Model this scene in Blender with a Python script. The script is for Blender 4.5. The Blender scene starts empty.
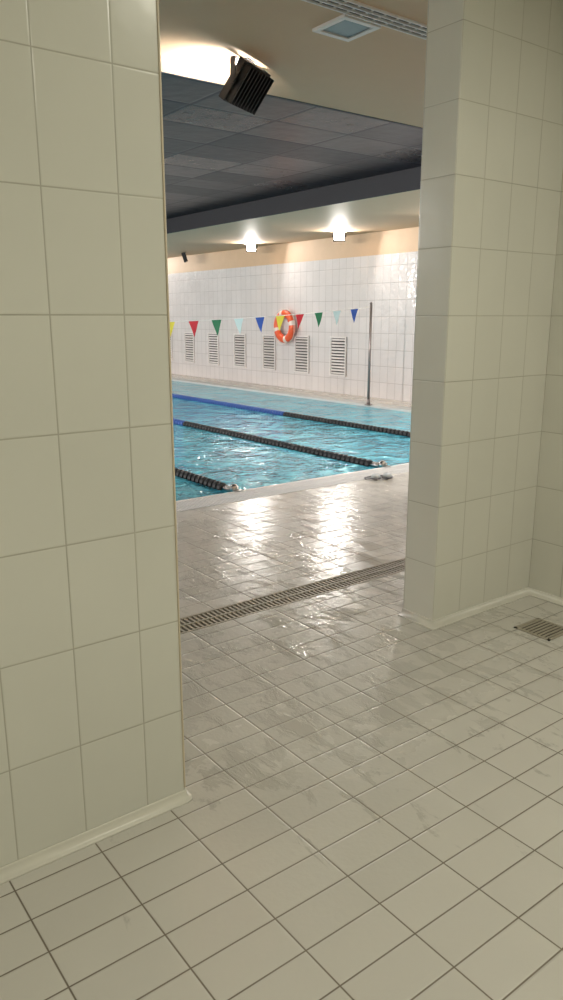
import bpy, bmesh, math, random
from mathutils import Vector, Matrix
random.seed(3)
scene = bpy.context.scene
scene.view_settings.view_transform = 'Standard'
scene.view_settings.look = 'None'
COL = scene.collection

# ------------------------------------------------------------ node helpers
def new_mat(name):
    m = bpy.data.materials.new(name); m.use_nodes = True
    nt = m.node_tree
    return m, nt, nt.nodes['Principled BSDF']
def setin(nt, sock, v):
    if isinstance(v, bpy.types.NodeSocket): nt.links.new(v, sock)
    elif isinstance(v, (tuple, list)) and len(v) == 3 and sock.type == 'RGBA': sock.default_value = (*v, 1)
    else: sock.default_value = v
def M(nt, op, a, b=None, c=None, clamp=False):
    n = nt.nodes.new('ShaderNodeMath'); n.operation = op; n.use_clamp = clamp
    for i, v in enumerate((a, b, c)):
        if v is not None: setin(nt, n.inputs[i], v)
    return n.outputs[0]
def MIX(nt, f, a, b):
    n = nt.nodes.new('ShaderNodeMix'); n.data_type = 'RGBA'
    setin(nt, n.inputs[0], f); setin(nt, n.inputs[6], a); setin(nt, n.inputs[7], b)
    return n.outputs[2]
def NOISE(nt, vec, scale, detail=3, rough=.5, dist=0):
    n = nt.nodes.new('ShaderNodeTexNoise')
    nt.links.new(vec, n.inputs['Vector'])
    n.inputs['Scale'].default_value = scale; n.inputs['Detail'].default_value = detail
    n.inputs['Roughness'].default_value = rough; n.inputs['Distortion'].default_value = dist
    return n.outputs[0]
def RAMP(nt, v, lo, hi, a=0., b=1.):
    n = nt.nodes.new('ShaderNodeMapRange'); n.interpolation_type = 'SMOOTHSTEP'
    setin(nt, n.inputs[0], v)
    n.inputs[1].default_value = lo; n.inputs[2].default_value = hi
    n.inputs[3].default_value = a; n.inputs[4].default_value = b
    return n.outputs[0]
def BUMP(nt, h, strength, dist, normal=None):
    n = nt.nodes.new('ShaderNodeBump')
    n.inputs['Strength'].default_value = strength; n.inputs['Distance'].default_value = dist
    nt.links.new(h, n.inputs['Height'])
    if normal is not None: nt.links.new(normal, n.inputs['Normal'])
    return n.outputs[0]

def simple(name, col, rough=.5, metal=0., emit=None, es=0., noise=.06):
    m, nt, p = new_mat(name)
    g = nt.nodes.new('ShaderNodeNewGeometry')
    if noise:
        n = NOISE(nt, g.outputs['Position'], 6, 3)
        nt.links.new(MIX(nt, n, tuple(c*(1-noise) for c in col), tuple(min(1, c*(1+noise)) for c in col)), p.inputs['Base Color'])
    else: p.inputs['Base Color'].default_value = (*col, 1)
    p.inputs['Roughness'].default_value = rough; p.inputs['Metallic'].default_value = metal
    if emit:
        p.inputs['Emission Color'].default_value = (*emit, 1); p.inputs['Emission Strength'].default_value = es
    return m

def tile_mat(name, col, grout, su, sv, offx, offy, offv, gw=.003, rough=.15, var=.03,
             floor=False, wet=None, bump=.4, wav=.02, grough=.45, rvar=0., spec=.5):
    m, nt, p = new_mat(name)
    g = nt.nodes.new('ShaderNodeNewGeometry')
    pos = g.outputs['Position']
    sx = nt.nodes.new('ShaderNodeSeparateXYZ'); nt.links.new(pos, sx.inputs[0])
    X, Y, Z = sx.outputs
    if floor:
        u = M(nt, 'DIVIDE', M(nt, 'SUBTRACT', X, offx), su)
        v = M(nt, 'DIVIDE', M(nt, 'SUBTRACT', Y, offy), sv)
    else:
        sn = nt.nodes.new('ShaderNodeSeparateXYZ'); nt.links.new(g.outputs['True Normal'], sn.inputs[0])
        sel = M(nt, 'GREATER_THAN', M(nt, 'ABSOLUTE', sn.outputs[0]), .5)
        ux = M(nt, 'DIVIDE', M(nt, 'SUBTRACT', X, offx), su)
        uy = M(nt, 'DIVIDE', M(nt, 'SUBTRACT', Y, offy), su)
        u = M(nt, 'ADD', M(nt, 'MULTIPLY', ux, M(nt, 'SUBTRACT', 1., sel)), M(nt, 'MULTIPLY', uy, sel))
        v = M(nt, 'DIVIDE', M(nt, 'SUBTRACT', Z, offv), sv)
    def edge(c, s):
        f = M(nt, 'FRACT', c)
        d = M(nt, 'MINIMUM', f, M(nt, 'SUBTRACT', 1., f))
        return M(nt, 'MULTIPLY', d, s)
    d = M(nt, 'MINIMUM', edge(u, su), edge(v, sv))
    mask = RAMP(nt, d, gw*.35, gw*1.1)          # 0 in the joint, 1 on the tile
    prof = RAMP(nt, d, gw*.3, gw*2.2)
    cell = nt.nodes.new('ShaderNodeCombineXYZ')
    nt.links.new(M(nt, 'FLOOR', u), cell.inputs[0]); nt.links.new(M(nt, 'FLOOR', v), cell.inputs[1])
    wn = nt.nodes.new('ShaderNodeTexWhiteNoise'); nt.links.new(cell.outputs[0], wn.inputs['Vector'])
    rnd = wn.outputs['Value']
    c1 = MIX(nt, rnd, tuple(c*(1-var) for c in col), tuple(min(1, c*(1+var)) for c in col))
    big = NOISE(nt, pos, 1.7, 4)
    c1 = MIX(nt, RAMP(nt, big, .3, .8, 0, .35), c1, tuple(c*.86 for c in col))
    gn = NOISE(nt, pos, 3.5, 3)
    gc = MIX(nt, gn, tuple(c*.7 for c in grout), tuple(c*1.25 for c in grout))
    r = M(nt, 'ADD', rough, M(nt, 'MULTIPLY', NOISE(nt, pos, 9, 3), .05))
    if rvar: r = M(nt, 'ADD', r, M(nt, 'MULTIPLY', rnd, rvar))
    fine = None
    if wet:
        cx, cy, rad0, rad1 = wet
        dist = M(nt, 'SQRT', M(nt, 'ADD', M(nt, 'POWER', M(nt, 'MULTIPLY', M(nt, 'SUBTRACT', X, cx), .8), 2.), M(nt, 'POWER', M(nt, 'SUBTRACT', Y, cy), 2.)))
        # continuous damp film over the pool deck, fading out into the changing room
        zone = M(nt, 'MAXIMUM', RAMP(nt, dist, rad0, rad1, 1., 0.), RAMP(nt, Y, 2.3, 3.1, 0., 1.))
        mp = nt.nodes.new('ShaderNodeMapping'); nt.links.new(pos, mp.inputs[0]); mp.inputs['Rotation'].default_value = (0, 0, .75)
        mp.inputs['Scale'].default_value = (1.7, .75, 1)
        pn = NOISE(nt, mp.outputs[0], 5.0, 7, .66, .5)
        s = M(nt, 'ADD', pn, M(nt, 'MULTIPLY', M(nt, 'SUBTRACT', zone, 1.), .20))
        pud = RAMP(nt, s, .515, .555)
        rim = M(nt, 'MULTIPLY', RAMP(nt, s, .485, .515), M(nt, 'SUBTRACT', 1., RAMP(nt, s, .52, .55)))
        c1 = MIX(nt, M(nt, 'MULTIPLY', pud, .20), c1, tuple(c*.66 for c in col))
        c1 = MIX(nt, M(nt, 'MULTIPLY', rim, .20), c1, tuple(c*.5 for c in col))
        damp = M(nt, 'SUBTRACT', r, M(nt, 'MULTIPLY', zone, .07))
        wr = RAMP(nt, Y, 2.9, 3.7, .05, .14)
        r = M(nt, 'ADD', M(nt, 'MULTIPLY', damp, M(nt, 'SUBTRACT', 1., pud)), M(nt, 'MULTIPLY', pud, wr))
        fine = M(nt, 'MULTIPLY', NOISE(nt, pos, 60, 2), M(nt, 'SUBTRACT', 1., M(nt, 'MULTIPLY', pud, .85)))
        hh = M(nt, 'MULTIPLY', RAMP(nt, s, .49, .62), 1.)
        prof = M(nt, 'MAXIMUM', prof, M(nt, 'MULTIPLY', pud, .4))
    nt.links.new(MIX(nt, mask, gc, c1), p.inputs['Base Color'])
    nt.links.new(M(nt, 'ADD', M(nt, 'MULTIPLY', M(nt, 'SUBTRACT', 1., mask), grough), M(nt, 'MULTIPLY', mask, r)), p.inputs['Roughness'])
    b1 = BUMP(nt, NOISE(nt, pos, 7, 2), wav, .05)
    if fine is not None:
        b1 = BUMP(nt, fine, .35, .002, b1)
        b1 = BUMP(nt, hh, .6, .002, b1)
    b2 = BUMP(nt, prof, bump, .002, b1)
    nt.links.new(b2, p.inputs['Normal'])
    p.inputs['Specular IOR Level'].default_value = spec
    if wet:
        nt.links.new(M(nt, 'ADD', .5, M(nt, 'MULTIPLY', M(nt, 'MULTIPLY', pud, RAMP(nt, Y, 2.9, 3.7, 1., 0.)), .35)), p.inputs['Specular IOR Level'])
    return m

# ------------------------------------------------------------ mesh helpers
def bm_box(bm, x0, x1, y0, y1, z0, z1, mi=0):
    vs = [bm.verts.new(c) for c in ((x0,y0,z0),(x1,y0,z0),(x1,y1,z0),(x0,y1,z0),(x0,y0,z1),(x1,y0,z1),(x1,y1,z1),(x0,y1,z1))]
    for f in ((3,2,1,0),(4,5,6,7),(0,1,5,4),(1,2,6,5),(2,3,7,6),(3,0,4,7)):
        fc = bm.faces.new([vs[i] for i in f]); fc.material_index = mi
    return vs
def bm_cyl(bm, p0, p1, r0, r1=None, seg=16, mi=0, cap=True):
    r1 = r0 if r1 is None else r1
    p0, p1 = Vector(p0), Vector(p1); ax = (p1-p0).normalized()
    t = ax.orthogonal().normalized(); b = ax.cross(t)
    A = [bm.verts.new(p0+r0*(math.cos(2*math.pi*i/seg)*t+math.sin(2*math.pi*i/seg)*b)) for i in range(seg)]
    B = [bm.verts.new(p1+r1*(math.cos(2*math.pi*i/seg)*t+math.sin(2*math.pi*i/seg)*b)) for i in range(seg)]
    for i in range(seg):
        f = bm.faces.new((A[i], A[(i+1)%seg], B[(i+1)%seg], B[i])); f.material_index = mi; f.smooth = True
    if cap:
        f = bm.faces.new(A[::-1]); f.material_index = mi
        f = bm.faces.new(B); f.material_index = mi
def bm_tube(bm, pts, r, seg=8, mi=0, closed=False):
    pts = [Vector(p) for p in pts]; n = len(pts); rings = []
    for i, p in enumerate(pts):
        a = pts[(i-1)%n] if (closed or i > 0) else p
        c = pts[(i+1)%n] if (closed or i < n-1) else p
        ax = (c-a).normalized()
        up = Vector((0,0,1)) if abs(ax.z) < .95 else Vector((1,0,0))
        t = ax.cross(up).normalized(); b = t.cross(ax)
        rings.append([bm.verts.new(p+r*(math.cos(2*math.pi*k/seg)*t+math.sin(2*math.pi*k/seg)*b)) for k in range(seg)])
    for i in range(n if closed else n-1):
        A, B = rings[i], rings[(i+1)%n]
        for k in range(seg):
            f = bm.faces.new((A[k], A[(k+1)%seg], B[(k+1)%seg], B[k])); f.material_index = mi; f.smooth = True
def finish(bm, name, mats, parent=None, bevel=0, loc=None, rot=None):
    bmesh.ops.recalc_face_normals(bm, faces=bm.faces)
    me = bpy.data.meshes.new(name); bm.to_mesh(me); bm.free()
    o = bpy.data.objects.new(name, me); COL.objects.link(o)
    for m in (mats if isinstance(mats, (list, tuple)) else [mats]): me.materials.append(m)
    if parent: o.parent = parent
    if loc: o.location = loc
    if rot: o.rotation_euler = rot
    if bevel:
        md = o.modifiers.new('Bevel', 'BEVEL'); md.width = bevel; md.segments = 3; md.limit_method = 'ANGLE'
    return o
def box(name, x0, x1, y0, y1, z0, z1, mat, bevel=0, parent=None):
    bm = bmesh.new(); bm_box(bm, x0, x1, y0, y1, z0, z1)
    return finish(bm, name, mat, parent, bevel)
def empty(name, loc=(0,0,0), rot=(0,0,0)):
    e = bpy.data.objects.new(name, None); COL.objects.link(e); e.location = loc; e.rotation_euler = rot
    e.empty_display_size = .1
    return e

# ------------------------------------------------------------ dimensions
H = 3.0                 # ceiling
YL, YR, YB = 1.87, 2.325, 2.53      # left partition face, right partition face, hall side
XJL, XJR = 1.03, 2.71   # opening
XR = 3.5                # changing room right wall
XW = 10.1               # pool hall side wall
PX0, PX1, PY0, PY1 = -1.9, 9.2, 5.42, 30.42
HY1 = 32.0; HX0 = -3.1

# ------------------------------------------------------------ materials
m_wall = tile_mat('cream_wall_tile', (.66,.655,.58), (.42,.405,.33), .2, .298, .10, 1.925, .313-.298, gw=.0024, rough=.18, var=.015, bump=.3, wav=.03)
m_wall2 = tile_mat('cream_wall_tile_right', (.70,.69,.61), (.44,.42,.34), .198, .298, 2.71, 2.325, .313-.298, gw=.0024, rough=.20, var=.015, bump=.3, wav=.03)
m_hall = tile_mat('white_pool_wall_tile', (.69,.65,.64), (.40,.36,.35), .2, .30, 0, .05, .0, gw=.005, rough=.10, var=.03, bump=.7, wav=.16)
m_floor = tile_mat('anti_slip_floor_tile', (.60,.575,.52), (.18,.15,.11), .25, .125, .715, 1.673, 0, gw=.0029, rough=.31, var=.03, floor=True, wet=(2.0,2.6,.6,1.9), bump=.6, wav=.035, grough=.7)
m_paint = simple('ochre_wall_paint', (.60,.42,.27), .6)
m_ceil = simple('beige_ceiling_paint', (.58,.41,.26), .6, noise=.03)
m_ceil_in = simple('changing_room_ceiling_paint', (.75,.73,.65), .6, noise=.03)
m_dark = tile_mat('dark_ceiling_panel', (.006,.005,.009), (.024,.021,.030), .9, .6, 0, .02, 0, gw=.014, rough=.24, var=.35, floor=True, bump=.8, wav=.08, rvar=.12, spec=.28)
m_fascia = simple('dark_fascia_paint', (.004,.004,.008), .6)
m_cove = simple('ceramic_cove_skirting', (.66,.64,.56), .2)
m_trim = simple('corner_trim_plastic', (.60,.52,.38), .35)
m_grate = simple('beige_grating_plastic', (.38,.34,.27), .5)
m_wgrate = simple('white_grating_plastic', (.60,.60,.59), .5)
m_chan = simple('channel_concrete', (.06,.05,.035), .8)
m_black = simple('black_cast_aluminium', (.008,.008,.009), .55)
m_glass = simple('lit_lamp_glass', (1,1,1), .2, emit=(1,.96,.91), es=80, noise=0)
m_glass_dim = simple('lamp_glass', (.5,.5,.5), .1, noise=0)
m_steel = simple('brushed_steel', (.65,.64,.62), .25, 1.)
m_polem = simple('painted_steel_pole', (.30,.26,.25), .35, .6)
m_white = simple('white_plastic', (.78,.76,.74), .35)
m_louv = simple('louvre_painted_metal', (.72,.68,.66), .4)
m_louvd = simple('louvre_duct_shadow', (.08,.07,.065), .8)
m_pooltile = simple('pool_basin_tile', (.15,.48,.60), .3)

# water
m_water, nt, p = new_mat('pool_water')
g = nt.nodes.new('ShaderNodeNewGeometry'); pos = g.outputs['Position']
mp = nt.nodes.new('ShaderNodeMapping'); nt.links.new(pos, mp.inputs[0]); mp.inputs['Scale'].default_value = (1, 1.2, 1)
n1 = NOISE(nt, mp.outputs[0], 2.4, 3, .55, .8)
n2 = NOISE(nt, mp.outputs[0], 8.5, 3, .6, 1.0)
hgt = M(nt, 'ADD', M(nt, 'MULTIPLY', n1, .5), M(nt, 'MULTIPLY', n2, .5))
c = MIX(nt, RAMP(nt, hgt, .38, .62), (.03,.22,.32), (.11,.50,.64))  # caustic-like light and dark ripples painted into the base colour
nt.links.new(c, p.inputs['Base Color']); p.inputs['Roughness'].default_value = .05
p.inputs['IOR'].default_value = 1.33
b = BUMP(nt, n1, .55, .11); b = BUMP(nt, n2, .6, .035, b)
nt.links.new(b, p.inputs['Normal'])

# ------------------------------------------------------------ floor
bm = bmesh.new()
bm_box(bm, -2.5, XR, -2.5, YB, -.2, 0)
bm_box(bm, HX0, XW, YB, 3.0, -.2, 0)
bm_box(bm, HX0, XW, 3.18, 5.08, -.2, 0)
bm_box(bm, PX1+.32, XW, 5.08, HY1, -.2, 0)
bm_box(bm, HX0, PX0-.32, 5.08, HY1, -.2, 0)
bm_box(bm, PX0-.32, PX1+.32, PY1+.3, HY1, -.2, 0)
bm_box(bm, HX0, XW, 3.0, 3.18, -.2, -.07, 1)
bm_box(bm, PX0-.32, PX1+.32, 5.08, PY0-.04, -.2, -.08, 1)
bm_box(bm, PX1+.04, PX1+.32, PY0-.04, PY1+.3, -.2, -.08, 1)
bm_box(bm, PX0-.32, PX0-.04, PY0-.04, PY1+.3, -.2, -.08, 1)
# pool rim
bm_box(bm, PX0-.04, PX1+.04, PY0-.04, PY0, -.2, -.003, 2)
bm_box(bm, PX1, PX1+.04, PY0, PY1, -.2, -.003, 2)
bm_box(bm, PX0-.04, PX0, PY0, PY1, -.2, -.003, 2)
bm_box(bm, PX0-.04, PX1+.04, PY1, PY1+.3, -.2, -.003, 2)
# pool basin under the water
bm_box(bm, PX0-.04, PX1+.04, PY0-.04, PY1+.04, -1.7, -1.5, 3)
for a in ((PX0-.04,PX0,PY0,PY1),(PX1,PX1+.04,PY0,PY1),(PX0-.04,PX1+.04,PY0-.04,PY0),(PX0-.04,PX1+.04,PY1,PY1+.04)):
    bm_box(bm, *a, -1.5, -.2, 3)
finish(bm, 'floor', [m_floor, m_chan, m_wgrate, m_pooltile])
box('pool_water', PX0, PX1, PY0, PY1, -.16, -.035, m_water)

# channel grating (deck drain)
bm = bmesh.new()
x = HX0+.01
while x < XW-.02:
    bm_box(bm, x, x+.012, 3.012, 3.168, -.025, -.001); x += .027
for y in (3.003, 3.083, 3.165):
    bm_box(bm, HX0, XW, y, y+.012, -.03, 0.001)
finish(bm, 'drain_channel_grating', m_grate)
# pool overflow grating
bm = bmesh.new()
x = PX0-.3
while x < PX1+.3:
    bm_box(bm, x, x+.017, 5.09, PY0-.045, -.03, -.001); x += .026
y = PY0-.04
while y < PY1+.25:
    bm_box(bm, PX1+.045, PX1+.31, y, y+.017, -.03, -.001); y += .026
for yy in (5.09, 5.22, PY0-.055):
    bm_box(bm, PX0-.3, PX1+.3, yy, yy+.01, -.032, 0)
finish(bm, 'pool_overflow_grating', m_wgrate)

# floor drain
bm = bmesh.new()
cx, cy, s = 3.12, 1.97, .10
for a in ((cx-s,cx+s,cy-s,cy-s+.014),(cx-s,cx+s,cy+s-.014,cy+s),(cx-s,cx-s+.014,cy-s,cy+s),(cx+s-.014,cx+s,cy-s,cy+s)):
    bm_box(bm, *a, 0, .004)
for i in range(8):
    bm_box(bm, cx-s+.014, cx+s-.014, cy-s+.02+i*.0215, cy-s+.032+i*.0215, .0, .0035)
bm_box(bm, cx-s, cx+s, cy-s, cy+s, 0, .0008, 1)
finish(bm, 'floor_drain_grate', [m_grate, m_chan])

# ------------------------------------------------------------ walls
box('wall_left', HX0-.15, XJL, YL, YB, 0, H, m_wall, bevel=.004)
box('wall_right', XJR, XW+.15, YR, YB, 0, H, m_wall2, bevel=.006)
box('wall_side', XR, XR+.15, -2.5, YR, 0, H, m_wall2)
box('wall_back', -2.5, XR+.15, -2.65, -2.5, 0, H, m_wall)
box('wall_changing_room_left', -2.65, -2.5, -2.65, YL, 0, H, m_wall)
def hall_wall(name, x0, x1, y0, y1):
    bm = bmesh.new()
    bm_box(bm, x0, x1, y0, y1, 0, 2.6, 0); bm_box(bm, x0, x1, y0, y1, 2.6, 3.3, 1)
    finish(bm, name, [m_hall, m_paint])
hall_wall('wall_pool_side', XW, XW+.15, YB, HY1)
hall_wall('wall_pool_opposite_side', HX0-.15, HX0, YB, HY1)
hall_wall('wall_pool_end', HX0-.15, XW+.15, HY1, HY1+.15)

# corner trim on the partition edge
bm = bmesh.new(); bm_box(bm, XJL-.002, XJL+.004, YL-.003, YL+.010, .04, H)
finish(bm, 'trim_1', m_trim, bevel=.002)

# cove skirtings
def cove(name, path, r=.018, t=.005):
    prof = [(0, 0.034), (t*.7, .033), (t, .030)]
    for k in range(7):
        a = math.pi/2*k/6
        prof.append((t+r*(1-math.cos(a)), .028-(.028-.005)*math.sin(a)))
    prof += [(t+r+.003, 0.0), (0, 0)]
    bm = bmesh.new(); rings = []
    for (px, py, ox, oy) in path:
        rings.append([bm.verts.new((px+ox*d, py+oy*d, z)) for d, z in prof])
    for A, B in zip(rings, rings[1:]):
        for i in range(len(prof)):
            j = (i+1) % len(prof)
            f = bm.faces.new((A[i], A[j], B[j], B[i])); f.smooth = i not in (len(prof)-1, len(prof)-2)
    bm.faces.new(rings[0]); bm.faces.new(rings[-1][::-1])
    return finish(bm, name, m_cove)
cove('baseboard_left', [(-2.5,YL,0,-1),(XJL,YL,0,-1),(XJL+.001,YL,.7,-.7),(XJL+.002,YL,1,0),(XJL+.002,YB,1,0)])
cove('baseboard_right', [(XJR,YB,-1,0),(XJR,YR,-1,-1),(XR,YR,-1,-1),(XR,-2.5,-1,0)], r=.028)

# ------------------------------------------------------------ ceilings
YD, XD, ZD = 4.62, 7.2, 3.25
bm = bmesh.new()
bm_box(bm, -2.65, XR+.15, -2.65, YR, H, H+.1, 1)
bm_box(bm, HX0-.15, XW+.15, YR, YD, H, H+.1, 0)
bm_box(bm, XD, XW+.15, YD, HY1+.15, H, H+.1, 0)
finish(bm, 'ceiling', [m_ceil, m_ceil_in])
bm = bmesh.new()
bm_box(bm, HX0-.15, XD, YD, HY1+.15, ZD, ZD+.05, 0)
bm_box(bm, XD-.02, XD, YD, HY1, H-.002, ZD, 1)
bm_box(bm, HX0, XD-.02, YD-.0, YD+.02, H-.002, ZD, 1)
finish(bm, 'ceiling_dark_recess', [m_dark, m_fascia])

# linear slot diffuser
bm = bmesh.new()
for y in (3.085, 3.125, 3.165, 3.205):
    bm_box(bm, 2.3, 6.0, y-.005, y+.005, H-.012, H)
bm_box(bm, 2.3, 6.0, 3.085, 3.205, H-.002, H, 1)
x = 2.3
while x < 6.0:
    bm_box(bm, x, x+.010, 3.09, 3.20, H-.006, H-.002, 0); x += .09
finish(bm, 'linear_air_diffuser', [m_louv, m_black])
# square recessed fixture
m_panel = simple('blue_grey_lamp_diffuser', (.22,.27,.30), .2, noise=.03)
bm = bmesh.new()
cx, cy, s = 2.985, 3.36, .13
for a in ((cx-s,cx+s,cy-s,cy-s+.03),(cx-s,cx+s,cy+s-.03,cy+s),(cx-s,cx-s+.03,cy-s+.03,cy+s-.03),(cx+s-.03,cx+s,cy-s+.03,cy+s-.03)):
    bm_box(bm, *a, H-.014, H)
bm_box(bm, cx-s+.03, cx+s-.03, cy-s+.03, cy+s-.03, H-.006, H, 1)
finish(bm, 'square_ceiling_light', [m_louv, m_panel])

# ------------------------------------------------------------ floodlights
def floodlight(loc, aim, lit=True, power=60, size=.26, col=(1,.94,.88), droop=.15, spread=150):
    root = empty('floodlight', loc)
    bm = bmesh.new()
    w = size
    bm_box(bm, -.05, .05, -.03, .03, -.006, 0)
    bm_box(bm, -w*.58, w*.58, -.018, .018, -.030, -.022)
    bm_box(bm, -.012, .012, -.012, .012, -.026, -.004)
    for sx in (-1, 1):
        bm_box(bm, sx*w*.57-.003, sx*w*.57+.003, -.018, .018, -droop-.02, -.024)
    yaw = math.atan2(-aim[0], aim[1])
    finish(bm, 'bracket', m_black, root, .001, rot=(0,0,yaw))
    bm = bmesh.new()
    h = size*.8
    bm_box(bm, -w/2, w/2, .0, .035, -h/2, h/2, 0)
    for a in ((-w/2,w/2,h/2-.02,h/2),(-w/2,w/2,-h/2,-h/2+.02)):
        bm_box(bm, a[0], a[1], .035, .047, a[2], a[3], 0)
    for a in ((-w/2,-w/2+.02),(w/2-.02,w/2)):
        bm_box(bm, a[0], a[1], .035, .047, -h/2+.02, h/2-.02, 0)
    bm_box(bm, -w/2+.02, w/2-.02, .035, .040, -h/2+.02, h/2-.02, 1)
    n = 9
    for i in range(n):
        x = -w/2+.012+i*(w-.024)/(n-1)
        bm_box(bm, x-.0035, x+.0035, -.045, .0, -h/2+.01, h/2-.01, 0)
    for sx in (-1, 1):
        bm_cyl(bm, (sx*w*.5,.0,0), (sx*w*.59,.0,0), .014, seg=12)
    a = Vector(aim).normalized()
    pitch = math.asin(a.z)
    hd = finish(bm, 'lamp_head', [m_black, m_glass if lit else m_glass_dim], root, loc=(0,0,-droop-.01))
    hd.rotation_euler = (pitch, 0, yaw)
    if power:
        ld = bpy.data.lights.new('floodlight_beam', 'AREA'); ld.shape = 'RECTANGLE'
        ld.size = w*.8; ld.size_y = h*.8; ld.energy = power; ld.color = col; ld.spread = math.radians(spread)
        lo = bpy.data.objects.new('floodlight_beam', ld); COL.objects.link(lo)
        lo.parent = root; lo.location = Vector((0,0,-droop-.01))+a*.055
        lo.rotation_euler = (-a).to_track_quat('Z', 'Y').to_euler()
    return root
for y in (8.1, 10.9, 13.7, 19.3, 22.1, 24.9):
    floodlight((9.6,y,H), (-.60,-.65,-.20), True, 44, droop=.055, size=.22, spread=178)
floodlight((9.6,16.5,H), (-.8,.5,-.3), False, 0, droop=.1)
for y in (9, 12.5, 16, 20):  # unseen row across the pool, added as hall fill for the far wall
    floodlight((-2.5,y,H), (.9,.1,-.40), True, 220)
floodlight((2.87,4.12,H), (-.30,.62,.55), True, 26, size=.31, droop=.14, col=(1,.97,.93))
floodlight((6.2,4.12,H), (.1,.9,-.4), True, 130, size=.25)  # unseen near-row lamp added to fill the hall with light
floodlight((-1.6,4.12,H), (.35,.9,-.45), True, 70, size=.25, spread=80)  # unseen near-side lamp added for extra light over the pool

# changing-room ceiling luminaires, unseen, put in to give the room its light
m_tube = simple('unseen_light_diffuser', (.9,.9,.85), .4, emit=(1,.97,.86), es=3, noise=0)
def unseen_batten(loc, power):
    root = empty('unseen_fluorescent_light', loc)
    bm = bmesh.new(); bm_box(bm, -.62, .62, -.09, .09, -.05, 0)
    finish(bm, 'housing', m_white, root, .006)
    bm = bmesh.new(); bm_box(bm, -.6, .6, -.075, .075, -.075, -.05)
    finish(bm, 'diffuser', m_tube, root, .01)
    ld = bpy.data.lights.new('unseen_tube_light', 'AREA'); ld.shape = 'RECTANGLE'; ld.size = 1.15; ld.size_y = .13
    ld.energy = power; ld.color = (1,.965,.82)
    lo = bpy.data.objects.new('unseen_tube_light', ld); COL.objects.link(lo); lo.parent = root; lo.location = (0,0,-.08)
unseen_batten((2.3,.45,H), 23)  # second unseen lamp, added to brighten the right wall
unseen_batten((0.4,-1.2,H), 41)

# ------------------------------------------------------------ lane ropes
m_rb = simple('black_float_plastic', (.008,.009,.011), .55)
m_rblue = simple('blue_float_plastic', (.012,.07,.30), .5)
def lane(x):
    root = empty('lane_rope', (x, PY0, -.02))
    bm = bmesh.new(); seg = 12
    y = .22; rings = []; pitch = .075
    while y < 24.7:
        for dy, r in ((0,.026),(.006,.047),(.028,.052),(.055,.047),(.061,.026)):
            rings.append((y+dy, [bm.verts.new((r*math.cos(2*math.pi*k/seg), y+dy, r*math.sin(2*math.pi*k/seg))) for k in range(seg)]))
        y += pitch
    for (ya, A), (yb, B) in zip(rings, rings[1:]):
        mi = 0 if (ya < 4.1 or ya > 20.6) else 1
        for k in range(seg):
            f = bm.faces.new((A[k], A[(k+1)%seg], B[(k+1)%seg], B[k])); f.material_index = mi
    finish(bm, 'floats', [m_rb, m_rblue], root)
    bm = bmesh.new()
    bm_cyl(bm, (0,-.0,.005), (0,25,.0), .006, seg=6)
    bm_cyl(bm, (0,.10,.012), (0,.2,.01), .022, seg=12)
    for k in range(6):
        bm_tube(bm, [(.026*math.cos(a*math.pi/4), .1+k*.016+a*.002, .012+.026*math.sin(a*math.pi/4)) for a in range(9)], .004, 6)
    bmesh.ops.create_uvsphere(bm, u_segments=14, v_segments=8, radius=.042, matrix=Matrix.Translation((0,.05,.03)))
    bm_box(bm, -.04, .04, -.03, .006, .019, .026)
    bm_tube(bm, [(0,.05,.02),(0,.02,.05),(0,-.01,.05),(0,-.015,.022)], .006, 8)
    finish(bm, 'tensioner', m_steel, root)
for x in (0.0-.05, 1.8, 3.62, 5.47, 7.3): lane(x)

# ------------------------------------------------------------ flag poles + flags
FY = 9.6
def pole(x):
    bm = bmesh.new()
    bm_cyl(bm, (x,FY,.0), (x,FY,.012), .07, seg=24)
    bm_cyl(bm, (x,FY,.012), (x,FY,.10), .033, seg=20)
    bm_cyl(bm, (x,FY,.10), (x,FY,1.72), .024, seg=20)
    bm_cyl(bm, (x,FY,1.72), (x,FY,1.745), .028, .015, seg=20)
    bm_tube(bm, [(x+.03*math.cos(a*.6), FY, 1.66+.03*math.sin(a*.6)) for a in range(11)], .004, 6)
    finish(bm, 'flag_pole', m_polem)
pole(9.20); pole(-2.05)
fl = empty('backstroke_flags_line', (0,FY,0))
def fz(x): return 1.41+.25*((x-3.56)/5.60)**2
bm = bmesh.new()
bm_tube(bm, [(-2.02+11.19*i/60, 0, fz(-2.02+11.19*i/60)) for i in range(61)], .005, 6)
finish(bm, 'cord', m_white, fl)
fcols = {'blue': (.02,.08,.38), 'white': (.50,.66,.68), 'green': (.01,.16,.07), 'red': (.50,.015,.03), 'yellow': (.70,.62,.06)}
order = ['blue','white','green','red','yellow']
fm = [simple('pennant_'+c, fcols[c], .6) for c in order]
bm = bmesh.new()
k = 1
while True:
    x = 9.21-.39*k
    if x < -1.9: break
    sw = random.uniform(-.012,.012); tw = random.uniform(-.25,.25); mi = (k-1) % 5
    N = 5; rows = []
    for i in range(N+1):
        f = i/N; hw = .084*(1-f)+.002
        ang = tw*f
        rows.append([bm.verts.new((x+sw*f*2+hw*s*math.cos(ang), hw*s*math.sin(ang)+.012*math.sin(f*4+k)*f, fz(x)-.23*f)) for s in (-1,0,1)])
    for A, B in zip(rows, rows[1:]):
        for j in range(2):
            fc = bm.faces.new((A[j],A[j+1],B[j+1],B[j])); fc.material_index = mi; fc.smooth = True
    k += 1
o = finish(bm, 'pennants', fm, fl)

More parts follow.
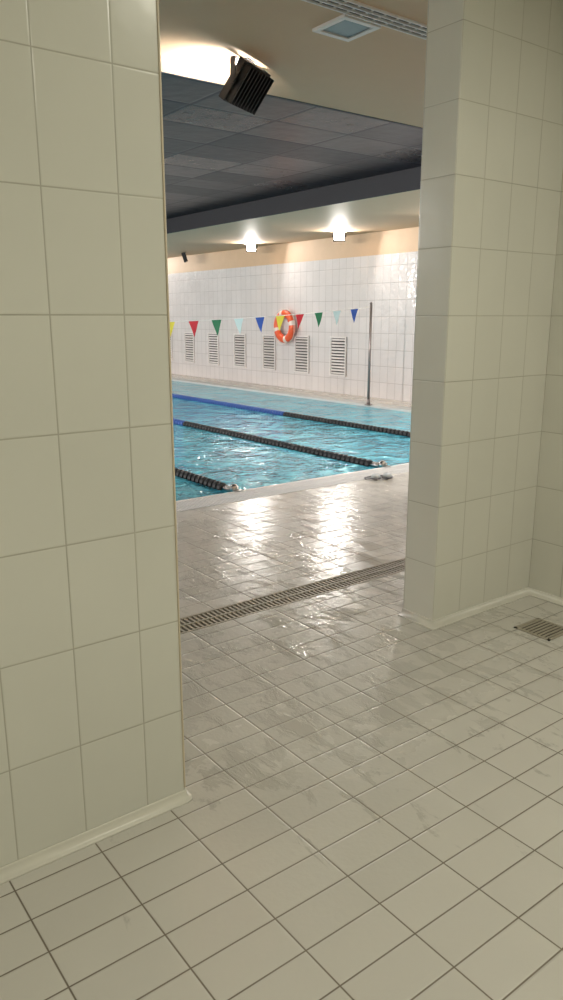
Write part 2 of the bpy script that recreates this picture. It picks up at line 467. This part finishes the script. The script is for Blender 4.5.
# ------------------------------------------------------------ wall louvres
def louvre(y):
    bm = bmesh.new(); w, z0, z1 = .24, .35, 1.12
    xb = XW
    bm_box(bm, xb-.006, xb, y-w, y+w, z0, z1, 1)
    for a in ((y-w,y-w+.03,z0,z1),(y+w-.03,y+w,z0,z1),(y-w+.03,y+w-.03,z0,z0+.03),(y-w+.03,y+w-.03,z1-.03,z1)):
        bm_box(bm, xb-.035, xb, *a, 0)
    n = 12
    for i in range(n):
        z = z0+.06+i*(z1-z0-.12)/(n-1)
        vs = [bm.verts.new(c) for c in ((xb-.036,y-w+.03,z-.016),(xb-.036,y+w-.03,z-.016),(xb-.008,y+w-.03,z+.012),(xb-.008,y-w+.03,z+.012),
                                         (xb-.036,y-w+.03,z-.012),(xb-.036,y+w-.03,z-.012),(xb-.008,y+w-.03,z+.016),(xb-.008,y-w+.03,z+.016))]
        for f in ((0,1,2,3),(7,6,5,4),(0,4,5,1),(1,5,6,2),(2,6,7,3),(3,7,4,0)):
            bm.faces.new([vs[q] for q in f])
    finish(bm, 'wall_louvre_vent', [m_louv, m_louvd])
for i in range(0, 12): louvre(11.42+1.16*i)

# ------------------------------------------------------------ lifebuoy
m_or = simple('orange_lifebuoy_shell', (.72,.10,.03), .4)
m_wb = simple('white_lifebuoy_band', (.74,.62,.55), .4)
lb = empty('lifebuoy', (XW-.115, 13.05, 1.30), (0, 0, 0))
bm = bmesh.new(); R, r = .265, .078; NU, NV = 64, 16
grid = [[bm.verts.new((r*math.sin(2*math.pi*v/NV)*.85, (R+r*math.cos(2*math.pi*v/NV))*math.cos(2*math.pi*u/NU), (R+r*math.cos(2*math.pi*v/NV))*math.sin(2*math.pi*u/NU))) for v in range(NV)] for u in range(NU)]
for u in range(NU):
    ph = ((u+4) % 16)
    for v in range(NV):
        f = bm.faces.new((grid[u][v], grid[(u+1)%NU][v], grid[(u+1)%NU][(v+1)%NV], grid[u][(v+1)%NV])); f.smooth = True
        f.material_index = 1 if ph < 3 else 0
finish(bm, 'ring', [m_or, m_wb], lb)
bm = bmesh.new()
pts = []
for u in range(64):
    a = 2*math.pi*u/64; rr = R+r+.012+.035*abs(math.sin(2*a))
    pts.append((-.02, rr*math.cos(a), rr*math.sin(a)))
bm_tube(bm, pts, .006, 6, closed=True)
finish(bm, 'grab_rope', m_wb, lb)
bm = bmesh.new()
bm_tube(bm, [(.105,0,.15),(0,0,.17),(-.09,0,.18),(-.095,0,.23)], .008, 8)
bm_box(bm, .103, .113, -.03, .03, .10, .20)
finish(bm, 'hook', m_steel, lb)

# ------------------------------------------------------------ goggles on the deck
m_lens = simple('clear_goggle_lens', (.62,.66,.68), .08, .0)
m_strap = simple('goggle_strap_silicone', (.16,.16,.17), .4)
gg = empty('swimming_goggles', (4.97, 4.98, 0), (0,0,-.3)); gg.scale = (1.15,1.15,1.25)
bm = bmesh.new()
for sx in (-1, 1):
    bmesh.ops.create_uvsphere(bm, u_segments=18, v_segments=10, radius=1, matrix=Matrix.Translation((sx*.052,0,.026))@Matrix.Diagonal((.042,.028,.026,1)))
for f in bm.faces: f.smooth = True
finish(bm, 'lenses', m_lens, gg)
bm = bmesh.new()
for sx in (-1, 1):
    bm_tube(bm, [(sx*.052+.044*math.cos(a*math.pi/8), .030*math.sin(a*math.pi/8), .015) for a in range(16)], .006, 6, closed=True)
bm_tube(bm, [(-.014,0,.02),(0,.004,.026),(.014,0,.02)], .004, 6)
bm_tube(bm, [(.09,.0,.014),(.125,.035,.006),(.11,.10,.006),(.04,.13,.006),(-.04,.12,.006),(-.11,.09,.006),(-.125,.035,.006),(-.09,0,.014)], .005, 6)
finish(bm, 'strap', m_strap, gg)

# ------------------------------------------------------------ world + camera
w = bpy.data.worlds.new('World'); scene.world = w; w.use_nodes = True
w.node_tree.nodes['Background'].inputs[0].default_value = (.9,.85,.75,1)
w.node_tree.nodes['Background'].inputs[1].default_value = .1
cd = bpy.data.cameras.new('camera'); cam = bpy.data.objects.new('camera', cd); COL.objects.link(cam)
cd.sensor_fit = 'VERTICAL'; cd.sensor_height = 36; cd.lens = 751/1000*36
cam.location = (0,0,1.5); cam.rotation_euler = (math.radians(90-13.7), 0, math.radians(-37.2))
cd.clip_start = .05
scene.camera = cam
